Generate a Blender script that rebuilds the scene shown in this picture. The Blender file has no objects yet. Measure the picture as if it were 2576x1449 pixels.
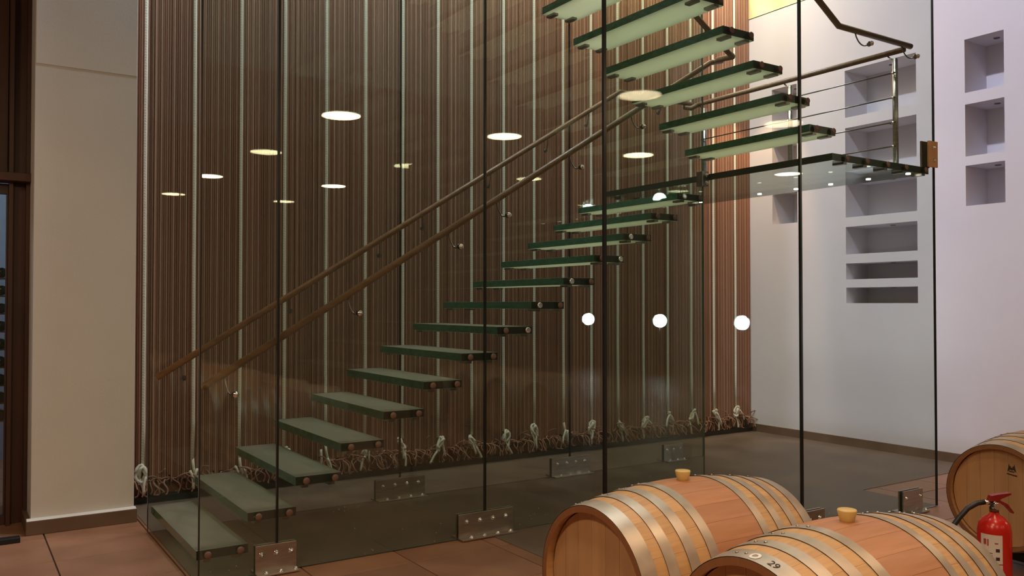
import bpy, bmesh, math, random
from mathutils import Vector, Matrix, Euler
random.seed(7)
sc = bpy.context.scene
COL = sc.collection
R = math.radians
# ------------------------------------------------------------------ camera, world, lights, exposure
# x runs along the glass stair, y goes deeper towards the cord curtain, z is up (metres)
F_PX, W_PX = 2143.0, 2576.0
cam_d = bpy.data.cameras.new('camera'); cam = bpy.data.objects.new('camera', cam_d); COL.objects.link(cam)
cam_d.sensor_width = 36.0; cam_d.lens = F_PX / W_PX * 36.0; cam_d.clip_start = 0.05
cam.location = (0, 0, 1.55)
YAW = R(33.3)
fwd = Vector((math.sin(YAW), math.cos(YAW), math.tan(R(1.08))))
cam.rotation_euler = fwd.to_track_quat('-Z', 'Y').to_euler()
sc.camera = cam
wd = bpy.data.worlds.new('world'); sc.world = wd; wd.use_nodes = True
wd.node_tree.nodes['Background'].inputs[0].default_value = (0.55, 0.55, 0.62, 1)
wd.node_tree.nodes['Background'].inputs[1].default_value = 0.04
sc.view_settings.view_transform = 'Standard'; sc.view_settings.look = 'None'
sc.view_settings.exposure = 0.0; sc.view_settings.gamma = 1.0
sc.view_settings.use_curve_mapping = False
sc.cycles.max_bounces = 5; sc.cycles.diffuse_bounces = 3; sc.cycles.transparent_max_bounces = 24
sc.cycles.adaptive_threshold = 0.1
sc.cycles.sample_clamp_indirect = 60.0

def area(name, loc, target, size, power, color, size_y=None, spread=180):
    d = bpy.data.lights.new(name, 'AREA'); d.energy = power; d.color = color
    d.size = size
    if size_y: d.shape = 'RECTANGLE'; d.size_y = size_y
    d.spread = R(spread)
    o = bpy.data.objects.new(name, d); COL.objects.link(o); o.location = loc
    o.rotation_euler = (Vector(target) - Vector(loc)).to_track_quat('-Z', 'Y').to_euler()
    return o
def spot(name, loc, target, power, color, angle, blend=0.3, radius=0.08):
    d = bpy.data.lights.new(name, 'SPOT'); d.energy = power; d.color = color
    d.spot_size = R(angle); d.spot_blend = blend; d.shadow_soft_size = radius
    o = bpy.data.objects.new(name, d); COL.objects.link(o); o.location = loc
    o.rotation_euler = (Vector(target) - Vector(loc)).to_track_quat('-Z', 'Y').to_euler()
    return o
# cool floodlight high in the stair void, washing the niche wall
spot('void_floodlight', (3.9, 4.3, 7.3), (8.3, 5.2, 4.35), 760, (0.76, 0.79, 1.0), 62, 0.35, 0.08)
# cool wide spots high in the void, shining down on the stair
spot('void_ceiling_light', (2.6, 5.3, 8.3), (2.9, 5.6, 0), 620, (0.85, 0.90, 1.0), 110, 0.6, 0.30)
spot('void_ceiling_light_right', (4.6, 4.3, 8.3), (4.4, 4.3, 0), 560, (0.90, 0.95, 0.98), 76, 0.6, 0.30)
# unseen strips added to brighten the cord curtain, cool left and warm right
area('curtain_wash_light_left', (2.9, 6.62, 5.75), (2.9, 7.05, 0), 3.1, 62, (0.80, 0.90, 1.0), 0.12)
area('curtain_wash_light_right', (6.3, 6.62, 5.75), (6.3, 7.05, 0), 3.2, 95, (1.0, 0.80, 0.60), 0.12)
# warm cove light on the ledge above the niche wall
area('cove_light', (8.42, 5.3, 5.10), (8.9, 5.3, 5.50), 3.4, 42, (1.0, 0.86, 0.52), 0.08)
# warm downlight on the curtain's right end; warm area light towards the door
spot('curtain_end_light', (7.55, 6.35, 4.75), (8.05, 7.15, 2.0), 190, (1.0, 0.60, 0.32), 48, 0.5, 0.05)
area('door_light', (-1.4, 4.2, 3.4), (0.4, 7.0, 1.0), 0.6, 16, (1.0, 0.76, 0.5))

# ------------------------------------------------------------------ materials
def new_mat(name):
    m = bpy.data.materials.new(name); m.use_nodes = True
    nt = m.node_tree
    for n in list(nt.nodes): nt.nodes.remove(n)
    out = nt.nodes.new('ShaderNodeOutputMaterial')
    return m, nt, out
def N(nt, t, **kw):
    n = nt.nodes.new(t)
    for k, v in kw.items(): setattr(n, k, v)
    return n
def ramp(nt, fac, stops):
    r = N(nt, 'ShaderNodeValToRGB')
    e = r.color_ramp.elements
    e[0].position, e[0].color = stops[0][0], (*stops[0][1], 1)
    e[1].position, e[1].color = stops[1][0], (*stops[1][1], 1)
    for p, c in stops[2:]:
        x = e.new(p); x.color = (*c, 1)
    nt.links.new(fac, r.inputs[0]); return r.outputs[0]
def coords(nt, scale=(1, 1, 1), kind='Object'):
    tc = N(nt, 'ShaderNodeTexCoord'); mp = N(nt, 'ShaderNodeMapping')
    mp.inputs['Scale'].default_value = scale
    nt.links.new(tc.outputs[kind], mp.inputs[0]); return mp.outputs[0]
def pbr(name, c1, c2=None, rough=0.6, metal=0.0, scale=6.0, stretch=(1, 1, 1), bump=0.0, bscale=None, rvar=0.0, rand=0.0, spec=0.5, kind='Object'):
    """principled surface with a noise between two colours, fine bump and optional per-object variation"""
    m, nt, out = new_mat(name)
    p = N(nt, 'ShaderNodeBsdfPrincipled'); nt.links.new(p.outputs[0], out.inputs[0])
    p.inputs['Metallic'].default_value = metal; p.inputs['Roughness'].default_value = rough
    p.inputs['Specular IOR Level'].default_value = spec
    c2 = c2 or tuple(x * 0.85 for x in c1)
    v = coords(nt, stretch, kind)
    no = N(nt, 'ShaderNodeTexNoise'); no.inputs['Scale'].default_value = scale; no.inputs['Detail'].default_value = 6
    nt.links.new(v, no.inputs['Vector'])
    col = ramp(nt, no.outputs[0], [(0.3, c2), (0.7, c1)])
    if rand:
        oi = N(nt, 'ShaderNodeObjectInfo'); hs = N(nt, 'ShaderNodeHueSaturation')
        mr = N(nt, 'ShaderNodeMapRange'); mr.inputs[3].default_value = 1 - rand; mr.inputs[4].default_value = 1 + rand
        nt.links.new(oi.outputs['Random'], mr.inputs[0]); nt.links.new(mr.outputs[0], hs.inputs['Value'])
        nt.links.new(col, hs.inputs['Color']); col = hs.outputs[0]
    nt.links.new(col, p.inputs['Base Color'])
    if rvar:
        mr = N(nt, 'ShaderNodeMapRange'); mr.inputs[3].default_value = max(0.02, rough - rvar); mr.inputs[4].default_value = rough + rvar
        nt.links.new(no.outputs[0], mr.inputs[0]); nt.links.new(mr.outputs[0], p.inputs['Roughness'])
    if bump:
        n2 = N(nt, 'ShaderNodeTexNoise'); n2.inputs['Scale'].default_value = bscale or scale * 8; n2.inputs['Detail'].default_value = 4
        nt.links.new(v, n2.inputs['Vector'])
        b = N(nt, 'ShaderNodeBump'); b.inputs['Strength'].default_value = bump; b.inputs['Distance'].default_value = 0.01
        nt.links.new(n2.outputs[0], b.inputs['Height']); nt.links.new(b.outputs[0], p.inputs['Normal'])
    return m
def emit(name, c, s):
    m, nt, out = new_mat(name)
    e = N(nt, 'ShaderNodeEmission'); e.inputs[0].default_value = (*c, 1); e.inputs[1].default_value = s
    nt.links.new(e.outputs[0], out.inputs[0]); return m
def glass(name, tint, refl=1.0, haze=0.02, dust=True, hcol=(0.45, 0.5, 0.44)):
    """flat pane: tinted see-through plus fresnel mirror, a little dust film and dried splashes near the floor"""
    m, nt, out = new_mat(name)
    tr = N(nt, 'ShaderNodeBsdfTransparent'); tr.inputs[0].default_value = (*tint, 1)
    gl = N(nt, 'ShaderNodeBsdfGlossy'); gl.inputs['Roughness'].default_value = 0.0
    gl.inputs[0].default_value = (0.92, 1.0, 0.96, 1)
    # Schlick reflectance, the same on both faces of the thin pane
    ge = N(nt, 'ShaderNodeNewGeometry'); dt = N(nt, 'ShaderNodeVectorMath', operation='DOT_PRODUCT')
    nt.links.new(ge.outputs['Normal'], dt.inputs[0]); nt.links.new(ge.outputs['Incoming'], dt.inputs[1])
    ab = N(nt, 'ShaderNodeMath', operation='ABSOLUTE'); nt.links.new(dt.outputs['Value'], ab.inputs[0])
    om = N(nt, 'ShaderNodeMath', operation='SUBTRACT'); om.inputs[0].default_value = 1.0; nt.links.new(ab.outputs[0], om.inputs[1])
    pw = N(nt, 'ShaderNodeMath', operation='POWER'); pw.inputs[1].default_value = 5.0; nt.links.new(om.outputs[0], pw.inputs[0])
    fr = N(nt, 'ShaderNodeMath', operation='MULTIPLY_ADD'); fr.inputs[1].default_value = 0.96; fr.inputs[2].default_value = 0.04
    nt.links.new(pw.outputs[0], fr.inputs[0])
    mu = N(nt, 'ShaderNodeMath', operation='MULTIPLY'); mu.inputs[1].default_value = refl
    nt.links.new(fr.outputs[0], mu.inputs[0])
    mn = N(nt, 'ShaderNodeMath', operation='MINIMUM'); mn.inputs[1].default_value = 0.6
    nt.links.new(mu.outputs[0], mn.inputs[0])
    mx = N(nt, 'ShaderNodeMixShader'); nt.links.new(mn.outputs[0], mx.inputs[0])
    nt.links.new(tr.outputs[0], mx.inputs[1]); nt.links.new(gl.outputs[0], mx.inputs[2])
    df = N(nt, 'ShaderNodeBsdfDiffuse'); df.inputs[0].default_value = (*hcol, 1)
    mh = N(nt, 'ShaderNodeMixShader'); nt.links.new(mx.outputs[0], mh.inputs[1]); nt.links.new(df.outputs[0], mh.inputs[2])
    v = coords(nt, (1, 1, 1))
    no = N(nt, 'ShaderNodeTexNoise'); no.inputs['Scale'].default_value = 1.3; no.inputs['Detail'].default_value = 5
    nt.links.new(v, no.inputs['Vector'])
    hz = N(nt, 'ShaderNodeMath', operation='MULTIPLY'); hz.inputs[1].default_value = haze * 2
    nt.links.new(no.outputs[0], hz.inputs[0]); fac = hz.outputs[0]
    if dust:
        sp = N(nt, 'ShaderNodeSeparateXYZ'); nt.links.new(v, sp.inputs[0])
        low = N(nt, 'ShaderNodeMapRange'); low.inputs[1].default_value = 0.75; low.inputs[2].default_value = 0.05
        low.inputs[3].default_value = 0.0; low.inputs[4].default_value = 1.0
        nt.links.new(sp.outputs[2], low.inputs[0])
        vo = N(nt, 'ShaderNodeTexVoronoi'); vo.inputs['Scale'].default_value = 24
        nt.links.new(v, vo.inputs['Vector'])
        lt = N(nt, 'ShaderNodeMath', operation='LESS_THAN'); lt.inputs[1].default_value = 0.09
        nt.links.new(vo.outputs['Distance'], lt.inputs[0])
        n3 = N(nt, 'ShaderNodeTexNoise'); n3.inputs['Scale'].default_value = 5
        nt.links.new(v, n3.inputs['Vector'])
        g3 = N(nt, 'ShaderNodeMath', operation='GREATER_THAN'); g3.inputs[1].default_value = 0.55
        nt.links.new(n3.outputs[0], g3.inputs[0])
        a = N(nt, 'ShaderNodeMath', operation='MULTIPLY'); nt.links.new(lt.outputs[0], a.inputs[0]); nt.links.new(g3.outputs[0], a.inputs[1])
        b = N(nt, 'ShaderNodeMath', operation='MULTIPLY'); nt.links.new(a.outputs[0], b.inputs[0]); nt.links.new(low.outputs[0], b.inputs[1])
        c = N(nt, 'ShaderNodeMath', operation='MULTIPLY'); nt.links.new(b.outputs[0], c.inputs[0]); c.inputs[1].default_value = 0.5
        l2 = N(nt, 'ShaderNodeMath', operation='MULTIPLY_ADD'); nt.links.new(low.outputs[0], l2.inputs[0]); l2.inputs[1].default_value = haze; nt.links.new(fac, l2.inputs[2])
        ad = N(nt, 'ShaderNodeMath', operation='ADD'); nt.links.new(c.outputs[0], ad.inputs[0]); nt.links.new(l2.outputs[0], ad.inputs[1])
        fac = ad.outputs[0]
    nt.links.new(fac, mh.inputs[0]); nt.links.new(mh.outputs[0], out.inputs[0])
    return m
def frosted(name, col, tcol, mix):
    m, nt, out = new_mat(name)
    v = coords(nt, (3, 1, 1)); no = N(nt, 'ShaderNodeTexNoise'); no.inputs['Scale'].default_value = 4; no.inputs['Detail'].default_value = 6
    nt.links.new(v, no.inputs['Vector'])
    c = ramp(nt, no.outputs[0], [(0.3, tuple(x * 0.72 for x in col)), (0.72, col)])
    d = N(nt, 'ShaderNodeBsdfPrincipled'); nt.links.new(c, d.inputs['Base Color']); d.inputs['Roughness'].default_value = 0.35
    t = N(nt, 'ShaderNodeBsdfTranslucent'); t.inputs[0].default_value = (*tcol, 1)
    mx = N(nt, 'ShaderNodeMixShader'); mx.inputs[0].default_value = mix
    nt.links.new(d.outputs[0], mx.inputs[1]); nt.links.new(t.outputs[0], mx.inputs[2]); nt.links.new(mx.outputs[0], out.inputs[0])
    return m

MT = {}
MT['plaster'] = pbr('plaster', (0.72, 0.70, 0.67), (0.66, 0.64, 0.61), 0.85, scale=1.2, bump=0.06, bscale=60)
MT['plaster_right'] = pbr('plaster_right', (0.76, 0.73, 0.76), (0.70, 0.66, 0.71), 0.8, scale=0.7, bump=0.04, bscale=60)
MT['plaster_warm'] = pbr('plaster_warm', (0.86, 0.78, 0.52), (0.82, 0.73, 0.48), 0.8, scale=1.0)  # yellow of the warm cove light put into the plaster colour
MT['hall'] = pbr('hall_plaster', (0.46, 0.38, 0.31), (0.4, 0.33, 0.27), 0.85, scale=1.0)
MT['tile'] = pbr('terracotta', (0.34, 0.165, 0.095), (0.24, 0.11, 0.06), 0.42, scale=3.0, bump=0.08, bscale=30, rvar=0.1, rand=0.12)
MT['grout'] = pbr('grout', (0.09, 0.055, 0.04), rough=0.9, scale=20)
MT['slab'] = pbr('dark_screed', (0.17, 0.118, 0.085), (0.11, 0.075, 0.053), 0.5, scale=2.2, bump=0.1, bscale=50, rvar=0.12)
MT['skirt'] = pbr('skirting', (0.19, 0.12, 0.08), (0.13, 0.08, 0.05), 0.5, scale=4, rand=0.08)
MT['backing'] = pbr('backing', (0.34, 0.14, 0.07), (0.26, 0.10, 0.05), 0.8, scale=8, stretch=(1, 1, 0.1))
MT['rope'] = pbr('white_rope', (0.78, 0.74, 0.62), (0.6, 0.56, 0.45), 0.8, scale=60)
MT['steel'] = pbr('brushed_steel', (0.55, 0.51, 0.46), (0.42, 0.38, 0.34), 0.34, 1.0, scale=8, stretch=(1, 1, 8), rvar=0.1)
MT['steel_dark'] = pbr('dark_steel', (0.28, 0.25, 0.23), (0.18, 0.16, 0.15), 0.3, 1.0, scale=8)
MT['chrome'] = pbr('chrome', (0.85, 0.83, 0.8), rough=0.12, metal=1.0)
MT['copper'] = pbr('copper', (0.66, 0.34, 0.15), (0.55, 0.27, 0.11), 0.4, 0.5, scale=10)
MT['bolt'] = pbr('bolt_cap', (0.20, 0.12, 0.09), (0.14, 0.08, 0.06), 0.5, 0.3, scale=30)
MT['bolt_bright'] = pbr('bolt_ring', (0.85, 0.83, 0.78), rough=0.25, metal=1.0)
MT['rail'] = pbr('rail_wood', (0.27, 0.155, 0.075), (0.17, 0.095, 0.045), 0.38, scale=5, stretch=(1, 6, 6), rvar=0.1)
MT['seam'] = pbr('silicone', (0.012, 0.012, 0.012), rough=0.3)
MT['edge'] = pbr('pane_edge', (0.10, 0.15, 0.12), rough=0.2)
MT['tread_edge'] = pbr('tread_edge', (0.055, 0.17, 0.095), (0.03, 0.10, 0.055), 0.14, scale=5, stretch=(1, 4, 10))
MT['tread_end'] = pbr('tread_end', (0.02, 0.03, 0.02), rough=0.3)
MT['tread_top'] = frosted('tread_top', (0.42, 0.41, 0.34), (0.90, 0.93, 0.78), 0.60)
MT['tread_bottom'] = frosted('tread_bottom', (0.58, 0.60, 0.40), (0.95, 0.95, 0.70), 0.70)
MT['glass'] = glass('clear_glass', (0.875, 0.895, 0.87), 1.0, 0.010)
MT['glass_back'] = glass('clear_glass_back', (0.875, 0.90, 0.875), 0.65, 0.008, dust=False)
MT['glass_front'] = glass('clear_glass_front', (0.875, 0.91, 0.88), 0.22, 0.012)
MT['glass_landing'] = glass('landing_glass', (0.76, 0.80, 0.76), 1.2, 0.10, dust=False)
MT['brown_steel'] = pbr('brown_steel', (0.085, 0.03, 0.014), (0.04, 0.016, 0.008), 0.5, scale=4, stretch=(1, 1, 0.3))
MT['black'] = pbr('black_rubber', (0.015, 0.015, 0.015), rough=0.45)
MT['red'] = pbr('red_paint', (0.62, 0.02, 0.012), (0.52, 0.015, 0.01), 0.25, scale=3)
MT['dark_red'] = pbr('dark_red', (0.25, 0.015, 0.012), rough=0.35)
MT['paper'] = pbr('label_paper', (0.75, 0.70, 0.66), rough=0.6)
MT['ink'] = pbr('ink', (0.04, 0.025, 0.02), rough=0.7)  # print ink, also the painted shadow line on hoop edges
MT['ink_red'] = pbr('ink_red', (0.45, 0.06, 0.05), rough=0.7)
MT['bung'] = pbr('bung_silicone', (0.66, 0.44, 0.16), (0.58, 0.38, 0.13), 0.45, scale=10)
MT['hoop'] = pbr('galvanised_hoop', (0.56, 0.45, 0.36), (0.45, 0.36, 0.28), 0.45, 0.75, scale=14, rvar=0.12)
MT['head'] = pbr('head_oak', (0.52, 0.31, 0.155), (0.42, 0.24, 0.115), 0.6, scale=3, stretch=(6, 6, 0.8), bump=0.05, rand=0.10)
MT['chime'] = pbr('chime_oak', (0.30, 0.13, 0.05), (0.22, 0.09, 0.035), 0.6, scale=6)
MT['rack'] = pbr('rack_steel', (0.03, 0.03, 0.032), rough=0.5, metal=0.6)
MT['bottle'] = pbr('bottle_glass', (0.02, 0.035, 0.03), rough=0.12)
MT['cool_wall'] = pbr('cool_wall', (0.30, 0.34, 0.42), rough=0.8)
MT['lamp'] = emit('lamp_glow', (1.0, 0.86, 0.62), 12)
MT['lamp_strong'] = emit('lamp_glow_strong', (1.0, 0.88, 0.66), 130)
MT['lamp_bowl'] = pbr('lamp_bowl', (0.95, 0.75, 0.42), rough=0.3)
MT['flood'] = emit('flood_glow', (0.85, 0.93, 1.0), 95)
MT['led'] = emit('led_glow', (1.0, 0.93, 0.8), 9)
# stave oak: wine stain across the bilge in the stave's own coordinates
def stave_mat():
    m, nt, out = new_mat('stave_oak')
    p = N(nt, 'ShaderNodeBsdfPrincipled'); nt.links.new(p.outputs[0], out.inputs[0]); p.inputs['Roughness'].default_value = 0.5
    v = coords(nt, (1.2, 14, 14)); no = N(nt, 'ShaderNodeTexNoise'); no.inputs['Scale'].default_value = 4; no.inputs['Detail'].default_value = 7
    nt.links.new(v, no.inputs['Vector'])
    oak = ramp(nt, no.outputs[0], [(0.3, (0.47, 0.25, 0.10)), (0.7, (0.57, 0.33, 0.145))])
    stain = ramp(nt, no.outputs[0], [(0.3, (0.39, 0.165, 0.072)), (0.7, (0.46, 0.205, 0.098))])
    tc = N(nt, 'ShaderNodeTexCoord'); sp = N(nt, 'ShaderNodeSeparateXYZ'); nt.links.new(tc.outputs['Object'], sp.inputs[0])
    ab = N(nt, 'ShaderNodeMath', operation='ABSOLUTE'); nt.links.new(sp.outputs[0], ab.inputs[0])
    lt = N(nt, 'ShaderNodeMath', operation='LESS_THAN'); lt.inputs[1].default_value = 0.125; nt.links.new(ab.outputs[0], lt.inputs[0])
    mx = N(nt, 'ShaderNodeMixRGB'); nt.links.new(lt.outputs[0], mx.inputs[0]); nt.links.new(oak, mx.inputs[1]); nt.links.new(stain, mx.inputs[2])
    oi = N(nt, 'ShaderNodeObjectInfo'); mr = N(nt, 'ShaderNodeMapRange'); mr.inputs[3].default_value = 0.93; mr.inputs[4].default_value = 1.06
    hs = N(nt, 'ShaderNodeHueSaturation'); nt.links.new(oi.outputs['Random'], mr.inputs[0]); nt.links.new(mr.outputs[0], hs.inputs['Value'])
    nt.links.new(mx.outputs[0], hs.inputs['Color']); nt.links.new(hs.outputs[0], p.inputs['Base Color'])
    return m
MT['stave'] = stave_mat()
# cords: colour varies from cord to cord through a colour attribute
def cord_mat():
    m, nt, out = new_mat('brown_cord')
    p = N(nt, 'ShaderNodeBsdfPrincipled'); nt.links.new(p.outputs[0], out.inputs[0]); p.inputs['Roughness'].default_value = 0.7
    at = N(nt, 'ShaderNodeAttribute'); at.attribute_name = 'cord_tone'
    c = ramp(nt, at.outputs['Fac'], [(0.0, (0.27, 0.12, 0.07)), (0.5, (0.33, 0.155, 0.095)), (1.0, (0.50, 0.31, 0.22))])
    nt.links.new(c, p.inputs['Base Color']); return m
MT['cord'] = cord_mat()
# twisted rope: diagonal strands as fine relief
def twist_mat():
    m, nt, out = new_mat('twisted_rope')
    p = N(nt, 'ShaderNodeBsdfPrincipled'); nt.links.new(p.outputs[0], out.inputs[0]); p.inputs['Roughness'].default_value = 0.8
    v = coords(nt, (30, 30, 34)); w = N(nt, 'ShaderNodeTexWave'); w.bands_direction = 'DIAGONAL'; w.inputs['Scale'].default_value = 0.85
    nt.links.new(v, w.inputs['Vector'])
    c = ramp(nt, w.outputs[0], [(0.1, (0.70, 0.67, 0.56)), (0.6, (0.88, 0.85, 0.73))])
    nt.links.new(c, p.inputs['Base Color'])
    b = N(nt, 'ShaderNodeBump'); b.inputs['Strength'].default_value = 0.25; b.inputs['Distance'].default_value = 0.003
    nt.links.new(w.outputs[0], b.inputs['Height']); nt.links.new(b.outputs[0], p.inputs['Normal'])
    return m
MT['twist'] = twist_mat()

# ------------------------------------------------------------------ mesh helpers
ORG = {}
class MB:
    def __init__(s): s.v = []; s.f = []; s.m = []; s.sm = []
    def face(s, idx, mi=0, smooth=False): s.f.append(idx); s.m.append(mi); s.sm.append(smooth)
    def box(s, a, b, mi=0, mats=None):
        """mats: material index for faces (bottom, top, -y, +x, +y, -x)"""
        x0, y0, z0 = a; x1, y1, z1 = b; n = len(s.v)
        s.v += [(x0, y0, z0), (x1, y0, z0), (x1, y1, z0), (x0, y1, z0), (x0, y0, z1), (x1, y0, z1), (x1, y1, z1), (x0, y1, z1)]
        fs = [(0, 3, 2, 1), (4, 5, 6, 7), (0, 1, 5, 4), (1, 2, 6, 5), (2, 3, 7, 6), (3, 0, 4, 7)]
        for k, f in enumerate(fs): s.face([n + i for i in f], mats[k] if mats else mi)
        return s
    def tube(s, pts, r, n=10, mi=0, caps=True, smooth=True):
        pts = [Vector(p) for p in pts]; rs = r if isinstance(r, (list, tuple)) else [r] * len(pts)
        base = len(s.v); up = None
        for i, p in enumerate(pts):
            if i == 0: t = pts[1] - p
            elif i == len(pts) - 1: t = p - pts[i - 1]
            else:
                t = (pts[i + 1] - p).normalized() + (p - pts[i - 1]).normalized()
            t = t.normalized() if t.length > 1e-9 else Vector((0, 0, 1))
            if up is None:
                up = Vector((0, 0, 1)) if abs(t.z) < 0.9 else Vector((0, 1, 0))
            sd = t.cross(up).normalized(); up = sd.cross(t).normalized()
            k = 1.0
            if 0 < i < len(pts) - 1:
                c = (pts[i + 1] - p).normalized().dot((p - pts[i - 1]).normalized())
                k = 1 / max(0.6, math.sqrt(max(0.0, (1 + c) / 2)))
            for j in range(n):
                a = 2 * math.pi * j / n
                s.v.append(tuple(p + (sd * math.cos(a) + up * math.sin(a) * k) * rs[i]))
        for i in range(len(pts) - 1):
            for j in range(n):
                a = base + i * n + j; b = base + i * n + (j + 1) % n
                s.face([a, b, b + n, a + n], mi, smooth)
        if caps:
            s.face([base + j for j in range(n)][::-1], mi); e = base + (len(pts) - 1) * n
            s.face([e + j for j in range(n)], mi)
        return s
    def cyl(s, p0, p1, r, n=14, mi=0): return s.tube([p0, p1], r, n, mi)
    def lathe(s, prof, c=(0, 0, 0), axis='z', n=24, mi=0, smooth=True, closed=False):
        """prof: list of (radius, height along axis)"""
        base = len(s.v); cx, cy, cz = c
        for (r, h) in prof:
            for j in range(n):
                a = 2 * math.pi * j / n; u, w = r * math.cos(a), r * math.sin(a)
                s.v.append({'z': (cx + u, cy + w, cz + h), 'x': (cx + h, cy + u, cz + w), 'y': (cx + w, cy + h, cz + u)}[axis])
        for i in range(len(prof) - 1 + (1 if closed else 0)):
            i2 = (i + 1) % len(prof)
            for j in range(n):
                s.face([base + i * n + j, base + i * n + (j + 1) % n, base + i2 * n + (j + 1) % n, base + i2 * n + j], mi, smooth)
        if not closed:
            if prof[0][0] > 1e-6: s.face([base + j for j in range(n)][::-1], mi)
            if prof[-1][0] > 1e-6: s.face([base + (len(prof) - 1) * n + j for j in range(n)], mi)
        return s
    def mesh(s, name, mats, org=(0, 0, 0)):
        me = bpy.data.meshes.new(name); o = Vector(org)
        me.from_pydata([tuple(Vector(v) - o) for v in s.v], [], s.f)
        for m in (mats if isinstance(mats, (list, tuple)) else [mats]): me.materials.append(MT[m])
        me.polygons.foreach_set('material_index', s.m); me.polygons.foreach_set('use_smooth', s.sm)
        me.update(); return me
    def build(s, name, mats, parent=None, label=None, org=None, bevel=0):
        o0 = org if org is not None else (ORG.get(parent, (0, 0, 0)) if parent else (0, 0, 0))
        me = s.mesh(name, mats, o0); ob = bpy.data.objects.new(name, me); COL.objects.link(ob)
        if parent:
            ob.parent = parent; ORG[ob] = ORG.get(parent, (0, 0, 0))
            if org is not None:
                ob.location = Vector(org) - Vector(ORG.get(parent, (0, 0, 0))); ORG[ob] = tuple(org)
        else:
            ob.location = o0; ORG[ob] = tuple(o0)
        if label: ob['label'] = label
        if bevel:
            b = ob.modifiers.new('bevel', 'BEVEL'); b.width = bevel; b.segments = 2; b.limit_method = 'ANGLE'
        return ob
def inst(name, me, parent, loc, rot=(0, 0, 0)):
    ob = bpy.data.objects.new(name, me); COL.objects.link(ob); ob.parent = parent
    ob.location = Vector(loc) - Vector(ORG.get(parent, (0, 0, 0))); ob.rotation_euler = rot
    ORG[ob] = tuple(loc); return ob
def tag(o, label, cat, group=None, kind=None):
    o['label'] = label
    if cat: o['category'] = cat
    if group: o['group'] = group
    if kind: o['kind'] = kind
    return o
def thing(name, label, cat, loc, group=None):
    o = bpy.data.objects.new(name, None); COL.objects.link(o); o.location = loc; o.empty_display_size = 0.1
    ORG[o] = tuple(loc); return tag(o, label, cat, group)
def struct(o, label):
    o['kind'] = 'structure'; o['label'] = label; return o
def project(p):
    d = Vector(p) - Vector((0, 0, 1.55)); X = d.x * math.cos(YAW) - d.y * math.sin(YAW); Z = d.x * math.sin(YAW) + d.y * math.cos(YAW)
    if Z < 0.1: return (9e9, 9e9, Z)
    return (1288 + F_PX * X / Z, 765 - F_PX * d.z / Z, Z)

YF, YM, YB, YC = 3.70, 4.90, 6.20, 7.15       # front, middle, back glass planes and cord curtain
# ------------------------------------------------------------------ structure: floor
fl = MB(); fl.box((-5, -9, -0.12), (16, 10, -0.012)).build('floor', 'grout')
fl = bpy.data.objects['floor']; struct(fl, 'terracotta tiled floor')
ORG[fl] = (0, 0, 0)
tb = MB(); g = 0.004; T = 0.6
tb.v = [(-T/2+g, -T/2+g, -0.012), (T/2-g, -T/2+g, -0.012), (T/2-g, T/2-g, -0.012), (-T/2+g, T/2-g, -0.012),
        (-T/2+g, -T/2+g, -0.002), (T/2-g, -T/2+g, -0.002), (T/2-g, T/2-g, -0.002), (-T/2+g, T/2-g, -0.002),
        (-T/2+g+.0012, -T/2+g+.0012, 0), (T/2-g-.0012, -T/2+g+.0012, 0), (T/2-g-.0012, T/2-g-.0012, 0), (-T/2+g+.0012, T/2-g-.0012, 0)]
for k in range(4):
    a, b = k, (k + 1) % 4
    tb.face([a, b, b + 4, a + 4]); tb.face([a + 4, b + 4, b + 8, a + 8])
tb.face([8, 9, 10, 11])
tile_me = tb.mesh('tile', 'tile')
rest = MB()
def covered(x, y):
    """under the dark screed of the stair enclosure"""
    return (1.15 <= x <= 6.35 and y > (YM if x < 3.03 else YF)) or (x > 6.35 and x < 8.2 and y > 4.35)
for i in range(-9, 26):
    for j in range(-22, 10):
        cx, cy = 0.53 + T * i + T / 2, 4.63 + T * j - T / 2
        if not (-5 < cx < 16 and -9 < cy < 10): continue
        if all(covered(cx + a, cy + b) for a in (-.29, .29) for b in (-.29, .29)): continue
        if cy > 7.3 and cx > 0.6: continue
        ps = [project((cx + a, cy + b, 0)) for a in (-.3, .3) for b in (-.3, .3)]
        vis = min(p[0] for p in ps) < 2576 and max(p[0] for p in ps) > 0 and min(p[1] for p in ps) < 1449 and min(p[2] for p in ps) > 0.1
        if vis and cx < 9 and cy < 7.4: inst('tile', tile_me, fl, (cx, cy, 0))
        else:
            rest.box((cx - T/2 + g, cy - T/2 + g, -0.012), (cx + T/2 - g, cy + T/2 - g, 0))
ro = rest.build('tiles_beyond', 'tile', fl); ro['kind'] = 'stuff'
s = MB()
s.box((1.15, YM + 0.01, -0.005), (3.03, 7.3, 0.004)); s.box((3.03, YF + 0.01, -0.005), (6.35, 7.3, 0.004)); s.box((6.35, 4.35, -0.005), (8.2, 7.3, 0.004))
struct(s.build('floor_screed', 'slab'), 'dark grey-brown screed floor inside the glass stair enclosure')

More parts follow.
